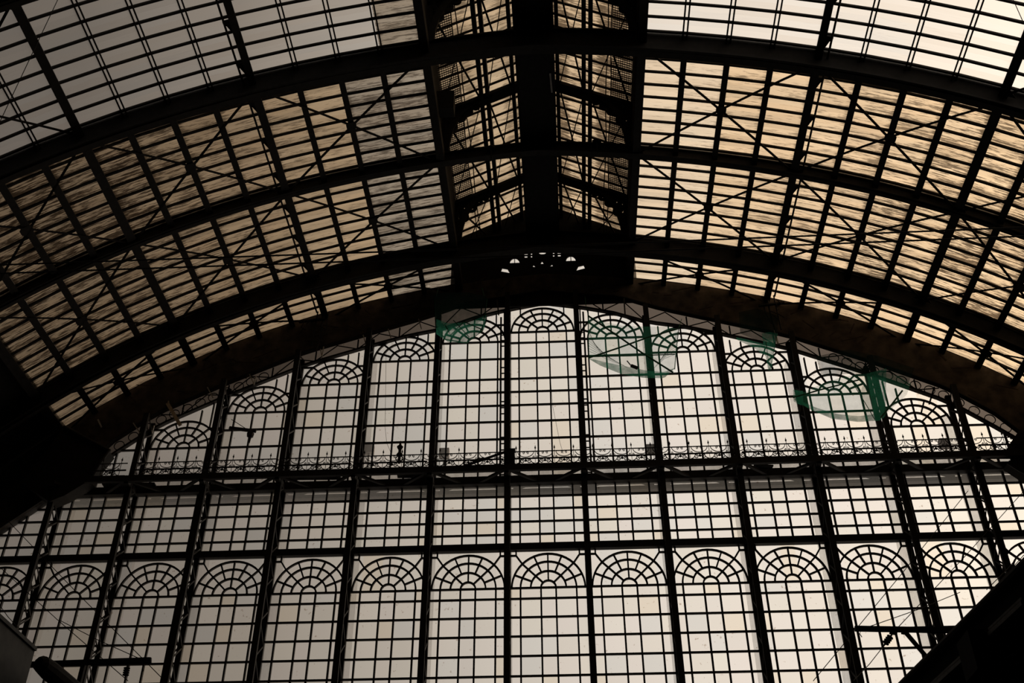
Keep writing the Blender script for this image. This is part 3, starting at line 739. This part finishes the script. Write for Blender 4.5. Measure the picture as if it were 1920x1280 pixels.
# things standing on the balcony
b = MB(); q = P(-.44, YF + .08, 7.06); b.box(q - Vector((.11, .1, 0)), q + Vector((.11, .1, .68))); b.box(q + Vector((-.13, -.12, .66)), q + Vector((.13, .12, .70)))
b.box(q + Vector((-.14, -.12, .2)), q + Vector((-.10, .12, .4)))
tag(b.build('equipment_box', IRON), 'tall dark box standing on the balcony beside the post left of the middle bay', 'box')
q = at_y(748, 868, YF); t = thing('railing_finial', 'thick turned iron finial rising from the balustrade, two bays left of the middle', 'finial', q)
b = MB(); b.tube([q, q + Vector((0, 0, .25)), q + Vector((0, 0, .30)), q + Vector((0, 0, .42)), q + Vector((0, 0, .5)), q + Vector((0, 0, .62)), q + Vector((0, 0, .68)), q + Vector((0, 0, .86))], [.05, .05, .12, .05, .05, .11, .05, .006], 8); b.build('stem', IRON, t)
b = MB()
for s in (-1, 1): b.sweep([q + Vector((s * (.02 + .10 * math.sin(a)), 0, .05 + .25 * a / 3.1)) for a in [i * .44 for i in range(8)]], .03, .03, (0, 1, 0))
b.build('leaf_scrolls', IRON, t)
b = MB(); a = at_y(872, 873, YF - .05); c = at_y(947, 847, YF - .05); b.bar(a, c, .07, .05, (0, 1, 0)); m_ = a.lerp(c, .32); b.bar(m_ - Vector((.16, .02, .02)), m_ + Vector((.2, .02, .1)), .11, .05)
tag(b.build('loose_plank', IRON), 'dark broken plank leaning on the balustrade left of the middle bay', 'plank')

# ladders beside the two middle posts
for u, nm, ztop in ((-.575, 'left', 9.75), (.575, 'right', 9.80)):
    t = thing('wall_ladder', f'narrow iron ladder fixed along the {nm} post of the middle bay', 'ladder', P(u, D - .10, ZB), 'ladders on the gable')
    for s in (-1, 1):
        ou = .022 if s * u > 0 else -.03
        b = MB(); b.bar(P(u + s * .028, D - .10, ZB), P(u + s * .028, D - .10, ztop if s * u > 0 else ztop - .35), .026 * W if s * u > 0 else .014 * W, .03); b.build('rail', IRON, t)
    z = ZB + .1; i = 0
    while z < ztop - .3:
        b = MB(); b.bar(P(u - .028, D - .10, z), P(u + .028, D - .10, z), .035); b.build('rung', IRON, t)
        z += .10 if i % 3 else .38; i += 1

# ------------------------------------------------------------------ outside the glass: fins, ledge with bracing, boxes
for k in PK:
    u = k - .5
    if arch(u) < 6.2: continue
    b = MB(); b.box(P(u - .03, D + .16, 0), P(u + .03, D + .36, arch(u) - .05))
    n_ = -k if k < 0 else k - 1
    tag(b.build('outer_fin', FIN), f'pale outer fin seen through the glass, {ORD[n_ + 1]} to the {SIDE[-1 if u < 0 else 1]} of the centre line', 'fin', 'fins outside the gable')
t = thing('outer_ledge', 'grey stone ledge outside, seen as a dim band through the glass below the balcony', 'ledge', P(0, D + .5, 6.95))
b = MB(); b.box(P(-8.0, D + .42, 7.13), P(8.0, D + .44, 7.46)); b.build('face', LEDGE, t)
b = MB(); b.box(P(-8.0, D + .36, 7.085), P(8.0, D + .46, 7.14)); b.build('moulding', OUTG, t)
b = MB(); b.box(P(-8.0, D + .38, 7.19), P(8.0, D + .42, 7.205)); b.build('fillet', OUTG, t)
for k in range(-6, 7):
    for s in (-1, 1):
        b = MB(); b.bar(P(k + s * .45, D + .38, 7.14), P(k + s * .12, D + .38, 7.25), .035 * W, .03 * W, (0, 1, 0)); b.build('brace', OUTG, t)
for px, py, lab in ((692, 843, 'third bay left of the middle'), (833, 850, 'first bay left of the middle'), (1219, 843, 'second bay right of the middle'), (1771, 832, 'sixth bay right of the middle')):
    q = at_y(px, py, D + .2); t = thing('outer_floodlight', f'blurred grey box light standing outside, behind the {lab}', 'floodlight', q, 'floodlights outside the gable')
    b = MB(); b.box(q - Vector((.17, .1, .15)), q + Vector((.17, .12, .17))); b.build('housing', OUTF, t)
    b = MB(); b.bar(q - Vector((0, 0, .75)), q - Vector((0, 0, .1)), .06); b.bar(q - Vector((0, 0, .75)), q - Vector((0, -.62, .75)), .06); b.build('stem', OUTG, t)

# ------------------------------------------------------------------ green debris nets
def resample(pts, n):
    pts = [Vector((x, y, 0)) for x, y in pts]; ds = [0]
    for a, b in zip(pts, pts[1:]): ds.append(ds[-1] + (b - a).length)
    out = []
    for i in range(n + 1):
        d = ds[-1] * i / n; j = 0
        while j < len(pts) - 2 and ds[j + 1] < d: j += 1
        f = (d - ds[j]) / max(1e-6, ds[j + 1] - ds[j]); out.append(pts[j].lerp(pts[j + 1], f))
    return out
YNET = D - .50
def net_sheet(top, bot, m, t, name, bulge=.16, n=28, k=12, v0=0.0, v1=1.0, wave=.03):
    T, B_ = resample(top, n), resample(bot, n); vs = []
    for j in range(k + 1):
        v = v0 + (v1 - v0) * j / k
        for i in range(n + 1):
            p = T[i].lerp(B_[i], v)
            y = YNET - bulge * math.sin(math.pi * (i / n) * .9 + .15) * (math.sin(math.pi * min(1, v * .8 + .1))) + wave * math.sin(i * 1.9 + 2 * v) * .4
            vs.append(at_y(p.x, p.y, y))
    b = MB(); b.add(vs, [(j * (n + 1) + i, j * (n + 1) + i + 1, (j + 1) * (n + 1) + i + 1, (j + 1) * (n + 1) + i) for j in range(k) for i in range(n)])
    o = b.build(name, m, t)
    for pl in o.data.polygons: pl.use_smooth = True
    return o
def pline(px, r, m, t, name, y=None, dy=0.0):
    b = MB(); b.tube([at_y(x, yy, (y or YNET) + dy) for x, yy in px], r, 6); return b.build(name, m, t)
t = thing('debris_net', 'large pale green net sling with crossed straps hanging right of the middle bay', 'net', at_y(1190, 640, YNET))
top = [(1103, 592), (1130, 603), (1170, 611), (1215, 612), (1250, 612), (1272, 617)]; bot = [(1103, 672), (1125, 685), (1165, 701), (1205, 708), (1245, 709), (1266, 690)]
net_sheet(top, bot, NET, t, 'mesh_sheet')
net_sheet([(1103, 671), (1140, 680), (1180, 688), (1215, 695), (1245, 697), (1266, 689)], bot, HEM, t, 'folded_hem', k=4, bulge=.1)
pline([(1103, 592), (1150, 624), (1205, 662), (1262, 698)], .03, ROPE, t, 'strap', dy=-.15); pline([(1103, 671), (1160, 652), (1210, 634), (1271, 616)], .028, ROPE, t, 'strap', dy=-.14); pline([(1104, 668), (1180, 667), (1266, 664)], .018, ROPE, t, 'strap', dy=-.13)
pline([(1103, 590), (1103, 632), (1104, 673)], .02, ROPE, t, 'edge_rope'); pline([(1273, 614), (1268, 655), (1265, 692)], .016, ROPE, t, 'edge_rope')
for i in range(9):
    pline([(1104, 618 + 5 * i), (1112 + 3 * i, 640 + 4 * i), (1128 + 6 * i, 664 + 3 * i)], .005, ROPE, t, 'fold', dy=-.08)
    pline([(1271, 622 + 5 * i), (1262 - 2 * i, 640 + 4 * i), (1250 - 3 * i, 658 + 4 * i)], .005, ROPE, t, 'fold', dy=-.08)
pline([(1103, 592), (1098, 570)], .012, ROPE, t, 'hanging_rope'); b = MB(); b.tube([at_y(1272, 617, YNET), at_y(1278, 598, D - .13)], .012, 6); b.build('hanging_rope', ROPE, t); b = MB(); b.tube([at_y(1098, 570, YNET), at_y(1097, 555, D - .13)], .012, 6); b.build('hanging_rope', ROPE, t)
b = MB(); q = at_y(1183, 685, YNET - .15); b.bar(q, q + Vector((.22, 0, -.12)), .10, .06); b.bar(q + Vector((-.12, 0, .2)), q, .03); b.build('caught_debris', IRON, t)
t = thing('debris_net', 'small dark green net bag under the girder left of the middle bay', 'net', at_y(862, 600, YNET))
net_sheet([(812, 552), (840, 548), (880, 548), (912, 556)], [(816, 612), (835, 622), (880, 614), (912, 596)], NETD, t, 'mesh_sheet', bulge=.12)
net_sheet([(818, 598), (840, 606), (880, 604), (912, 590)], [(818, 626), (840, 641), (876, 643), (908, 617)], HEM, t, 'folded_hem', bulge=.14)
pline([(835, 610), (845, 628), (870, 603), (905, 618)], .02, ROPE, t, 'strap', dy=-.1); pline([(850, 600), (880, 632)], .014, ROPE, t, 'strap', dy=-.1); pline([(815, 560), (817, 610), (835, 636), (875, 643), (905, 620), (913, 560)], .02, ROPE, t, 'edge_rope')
for x0, x1 in ((818, 822), (908, 904)):
    b = MB(); b.tube([at_y(x0, 556, YNET), at_y(x1, 540, D - .13)], .014, 6); b.build('hanging_rope', ROPE, t)
t = thing('debris_net', 'wide triangular green net draped from the girder over the fourth bay right of the middle', 'net', at_y(1580, 740, YNET))
net_sheet([(1487, 745), (1530, 724), (1580, 706), (1640, 698), (1685, 704), (1708, 718)], [(1487, 748), (1520, 768), (1560, 783), (1610, 790), (1648, 788), (1700, 740)], NET, t, 'mesh_sheet')
net_sheet([(1490, 746), (1530, 764), (1570, 776), (1610, 780), (1648, 775)], [(1490, 750), (1520, 768), (1560, 785), (1610, 791), (1650, 788)], HEM, t, 'folded_hem', k=4, bulge=.1)
net_sheet([(1487, 730), (1498, 732), (1506, 733)], [(1488, 752), (1498, 758), (1506, 760)], HEM, t, 'folded_corner', k=4, n=6, bulge=.05)
net_sheet([(1625, 700), (1645, 695), (1662, 690)], [(1640, 786), (1650, 788), (1660, 780)], HEM, t, 'folded_corner', k=4, n=6, bulge=.05)
pline([(1487, 745), (1540, 730), (1610, 712)], .024, ROPE, t, 'strap', dy=-.1); pline([(1598, 716), (1625, 760), (1640, 786)], .012, ROPE, t, 'strap', dy=-.08); pline([(1652, 782), (1672, 758), (1692, 732)], .03, ROPE, t, 'strap', dy=-.08)
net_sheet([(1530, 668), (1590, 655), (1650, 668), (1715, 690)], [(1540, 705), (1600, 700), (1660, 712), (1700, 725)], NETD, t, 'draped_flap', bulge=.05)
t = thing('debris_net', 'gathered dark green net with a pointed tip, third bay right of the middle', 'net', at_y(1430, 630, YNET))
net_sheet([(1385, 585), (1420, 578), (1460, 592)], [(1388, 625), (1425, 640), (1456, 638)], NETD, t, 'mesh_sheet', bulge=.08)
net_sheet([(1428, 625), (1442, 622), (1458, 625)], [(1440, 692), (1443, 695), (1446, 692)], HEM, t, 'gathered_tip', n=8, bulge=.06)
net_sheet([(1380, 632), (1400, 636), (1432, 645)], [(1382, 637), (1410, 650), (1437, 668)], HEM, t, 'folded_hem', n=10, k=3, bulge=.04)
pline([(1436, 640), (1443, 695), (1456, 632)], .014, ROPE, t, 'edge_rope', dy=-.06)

# ------------------------------------------------------------------ loose bits along the girder
b = MB(); a, c = at_y(314, 756, D - .14), at_y(338, 797, D - .32); b.bar(a, c, .12, .05, (0, 1, 0)); b.bar(a + Vector((.05, -.03, -.12)), a + Vector((.03, -.03, .08)), .04)
tag(b.build('broken_board', WOOD), 'pale broken wooden board sticking out of the girder on the left', 'board')
STK = [((468, 702), (477, 722), 'beside the third post left of the middle'), ((480, 705), (476, 722), 'paired with another at the third left window'), ((601, 655), (604, 670), 'short one below the left downpipes'), ((607, 650), (604, 668), 'leaning on the one below the left downpipes'), ((389, 726), (399, 745), 'above the fourth left window'), ((250, 793), (263, 812), 'above the far left window'), ((289, 798), (285, 812), 'at the top of the fifth left post'), ((681, 628), (686, 646), 'above the second left window'), ((728, 617), (733, 634), 'between the first and second left windows'), ((785, 598), (790, 616), 'just left of the dark net bag'), ((932, 562), (935, 590), 'by the top of the left ladder'), ((1452, 620), (1459, 645), 'beside the pointed net'), ((1742, 758), (1752, 725), 'above the fifth right window'), ((1170, 560), (1172, 590), 'over the large net'), ((182, 830), (192, 850), 'at the balcony end on the left'), ((168, 832), (177, 846), 'beyond the balcony end on the left'), ((184, 787), (190, 800), 'high above the balcony end on the left')]
for i, (a, c, lab) in enumerate(STK):
    b = MB(); b.bar(at_y(*a, D - .13), at_y(*c, D - .30), .035 if i < 10 else .05)
    tag(b.build('loose_rod', WHITE if i not in (10, 12, 13) else IRON), f'{"thin pale" if i not in (10, 12, 13) else "thick dark"} rod on the girder {lab}', 'rod', 'rods on the girder')
# bracket arm on the gable post, upper left
y = D - .35
t = thing('bracket_arm', 'short dark bracket arm with stay and hanging insulator on the third left upper window', 'bracket', at_y(432, 803, y))
b = MB(); b.bar(at_y(430, 802, y), at_y(480, 808, y), .10, .08); b.build('arm', IRON, t)
b = MB(); b.tube([at_y(434, 786, y), at_y(462, 804, y)], .012, 6); b.build('stay', IRON, t)
b = MB(); q = at_y(471, 806, y); b.tube([q, q - Vector((0, 0, .12)), q - Vector((0, 0, .14)), q - Vector((0, 0, .26)), q - Vector((0, 0, .30)), q - Vector((0, 0, .50))], [.09, .09, .13, .11, .05, .03], 8); b.build('insulator', CERAM, t)

# ------------------------------------------------------------------ catenary arms and wires
YC = 8.6
def insul(a, c, t, n=4):
    a, c = Vector(a), Vector(c); b = MB(); pts = [a]; rs = [.012]
    for i in range(n):
        for f, r in ((.0, .02), (.25, .07), (.5, .07), (.75, .02)): pts.append(a.lerp(c, .3 + .5 * (i + f) / n)); rs.append(r)
    pts.append(c); rs.append(.012); b.tube(pts, rs, 8); b.build('insulator', CERAM, t)
t = thing('catenary_arm', 'dark overhead-line arm with drooping insulator low in the left corner', 'catenary arm', at_y(100, 1243, YC), 'overhead line arms')
b = MB(); b.bar(at_y(60, 1245, YC), at_y(281, 1237, YC), .10, .08); b.build('arm', IRON, t)
b = MB(); b.bar(at_y(281, 1233, YC), at_y(281, 1243, YC), .06); b.build('end_clamp', IRON, t)
b = MB(); b.bar(at_y(157, 1246, YC), at_y(147, 1285, YC), .09); b.build('strut', IRON, t)
insul(at_y(240, 1241, YC), at_y(234, 1274, YC), t)
b = MB(); b.tube([at_y(270, 1240, YC), at_y(268, 1250, YC), at_y(269, 1258, YC)], .008, 5); b.build('hook', IRON, t)
t = thing('catenary_arm', 'dark overhead-line arm with slanted strut and insulator low on the right', 'catenary arm', at_y(1800, 1184, YC), 'overhead line arms')
b = MB(); b.bar(at_y(1603, 1178, YC), at_y(1860, 1183, YC), .10, .08); b.build('arm', IRON, t)
b = MB(); b.bar(at_y(1697, 1184, YC), at_y(1760, 1258, YC), .07); b.build('strut', IRON, t)
insul(at_y(1676, 1184, YC), at_y(1655, 1213, YC), t)
b = MB(); b.tube([at_y(1614, 1182, YC), at_y(1612, 1188, YC), at_y(1616, 1194, YC)], .01, 5); b.build('hook', IRON, t)
for px in (1675, 1697):
    b = MB(); b.bar(at_y(px, 1180, YC), at_y(px, 1188, YC), .14, .1); b.build('clamp', IRON, t)
WIRES = [((14, 975), (306, 1273), 'from the girder foot down to the left arm'), ((0, 1063), (240, 1276), 'lowest long one crossing the left corner'), ((111, 1162), (270, 1238), 'flattest one meeting the left arm'), ((0, 1135), (34, 1176), 'short one at the left edge'),
         ((1815, 920), (1525, 1276), 'steep one passing the tip of the right arm'), ((1920, 920), (1676, 1184), 'long one meeting the right arm above its insulator'), ((1655, 1213), (1600, 1276), 'continuing below the right insulator'), ((1800, 1110), (1625, 1176), 'flattest one meeting the right arm'), ((1920, 1040), (1800, 1165), 'just above the dark canopy'), ((1920, 1030), (1850, 1105), 'short one above the dark canopy')]
for i, (a, c, lab) in enumerate(WIRES):
    b = MB(); A, B_ = at_y(*a, YC + (1.2 if i != 8 else .3)), at_y(*c, YC); mid = A.lerp(B_, .5) - Vector((0, 0, .03)); b.tube([A, mid, B_], .009, 5)
    tag(b.build('overhead_wire', IRON), f'thin overhead wire, {lab}', 'wire', 'overhead wires')
for i, (a, c, lab) in enumerate((((108, 0), (0, 228), 'across the clear roof in the top left corner'), ((1900, 0), (1920, 45), 'across the clear roof in the top right corner'))):
    b = MB(); b.tube([at_y(*a, 6.05), at_y(*c, 6.05)], .009, 5); tag(b.build('stay_wire', IRON), f'thin slanting wire {lab}', 'wire', 'stay wires')
for i, (pts, lab) in enumerate((([(724, 660), (723, 740), (722, 800), (725, 830), (732, 846)], 'before the second left upper window'), ([(1028, 590), (1030, 680), (1036, 760), (1050, 830), (1056, 850)], 'down the middle upper window'))):
    b = MB(); b.tube([at_y(x, y, D - .2) for x, y in pts], .006, 5); tag(b.build('dangling_string', IRON), f'hair-thin cord hanging {lab}', 'cord', 'cords on the gable')

# ------------------------------------------------------------------ dark canopies in the two bottom corners
def canopy_right():
    zt = 2.2; P1, P2 = at_z(1920, 1052, zt), at_z(1690, 1280, zt); d = (P2 - P1).normalized(); a0 = P1 - d * 4; L = (P2 - P1).length + 6
    out = Vector((d.y, -d.x, 0)); out = out if out.x > 0 else -out
    def onp(px, py):                                       # place on the canopy's face
        r = ray(px, py); k = (P1 - EYEP).dot(out) / r.dot(out); return EYEP + r * k
    t = thing('side_canopy', 'dark canopy eave with dull metal strips in the lower right corner', 'canopy', P1)
    zs = [onp(1835, y).z for y in (1135, 1150, 1208, 1222, 1250)]
    e0, e1 = a0, a0 + d * L
    b = MB(); h = .55
    z0 = onp(1920, 1130).z
    b.plate([e0 + Vector((0, 0, 0)), e1, Vector((e1.x, e1.y, z0)), Vector((e0.x, e0.y, z0))], .25, out); b.build('fascia', BLACK, t)
    b = MB(); b.tube([e0 + Vector((0, 0, -.06)) - out * .02, e1 + Vector((0, 0, -.06)) - out * .02], .07, 10); b.build('rolled_edge', IRON, t)
    b = MB(); b.plate([e0 + out * .2, e1 + out * .2, e1 + out * 6, e0 + out * 6], .1, (0, 0, 1)); b.build('roof', BLACK, t)
    for (xa, ya), (xb, yb) in (((1925, 1130), (1862, 1188)), ((1812, 1236), (1750, 1292))):
        b = MB(); A, B_ = onp(xa, ya) - out * .04, onp(xb, yb) - out * .04; b.bar(A, B_, .05, .05, (0, 0, 1)); b.bar(A + Vector((0, 0, .06)), B_ + Vector((0, 0, .06)), .012, .03, (0, 0, 1)); b.build('metal_strip', STRIP, t)
    b = MB(); q = onp(1836, 1222) - out * .05; b.box(q - Vector((.12, .25, .3)), q + Vector((.12, .25, .2))); b.build('bracket_block', BLACK, t)
    return t, onp, out, d
_, onp, out, d = canopy_right()
t = thing('canopy_screen', 'dim glazed screen with a crooked grid under the dark canopy, extreme lower right', 'screen', onp(1900, 1250))
b = MB(); A, B_ = onp(1872, 1225), onp(1990, 1120); up = Vector((0, 0, 1))
b.plate([A + out * .3, B_ + out * .3, B_ + out * .3 - up * 3, A + out * .3 - up * 3], .03, out); b.build('dim_pane', PANE, t)
b = MB()
for i in range(9):
    q = A.lerp(B_, i / 8) + out * .27; b.bar(q, q - up * 3, .03)
for j in range(10): b.bar(A + out * .27 - up * .28 * j, B_ + out * .27 - up * .28 * j, .025)
b.build('grid', IRON, t)
zl = 2.2; Q1, Q2 = at_z(0, 1157, zl), at_z(66, 1217, zl); dl = (Q2 - Q1).normalized(); nl = Vector((dl.y, -dl.x, 0)); nl = nl if nl.x < 0 else -nl
t = thing('painted_hoarding', 'plain dark blue-grey panel corner at the lower left edge', 'panel', Q1)
b = MB(); b.plate([Q1 - dl * 4, Q2, Q2 - Vector((0, 0, 2.2)), Q1 - dl * 4 - Vector((0, 0, 2.2))], .15, nl); b.build('board', GREYP, t)
b = MB(); b.bar(Q1 - dl * 4 + nl * .1 + Vector((0, 0, .0)), Q2 + nl * .1, .25, .05, (0, 0, 1)); b.build('top_edge', GREYP, t)
S1, S2 = at_z(76, 1243, zl - .15), at_z(172, 1322, zl - .15)
t = thing('rail_beam', 'thick black rounded beam end poking past the blue-grey panel, lower left corner', 'beam', S1)
b = MB(); dd = (S2 - S1).normalized(); b.tube([S1 - dd * .05, S1 + dd * .02, S1 + dd * .25, S2], [.06, .11, .13, .13], 12); b.build('beam', BLACK, t)
b = MB(); b.tube([S1 + dd * .5 - Vector((0, 0, .3)), S2 - Vector((0, 0, .3))], .14, 10); b.build('lower_rail', BLACK, t)

for o in list(bpy.data.objects):
    if '_b' in o: del o['_b']
    if o.parent is None and o.get('label') and not 4 <= len(o['label'].replace('-', '').split()) <= 16: print('LABEL', len(o['label'].split()), o.name, o['label'])
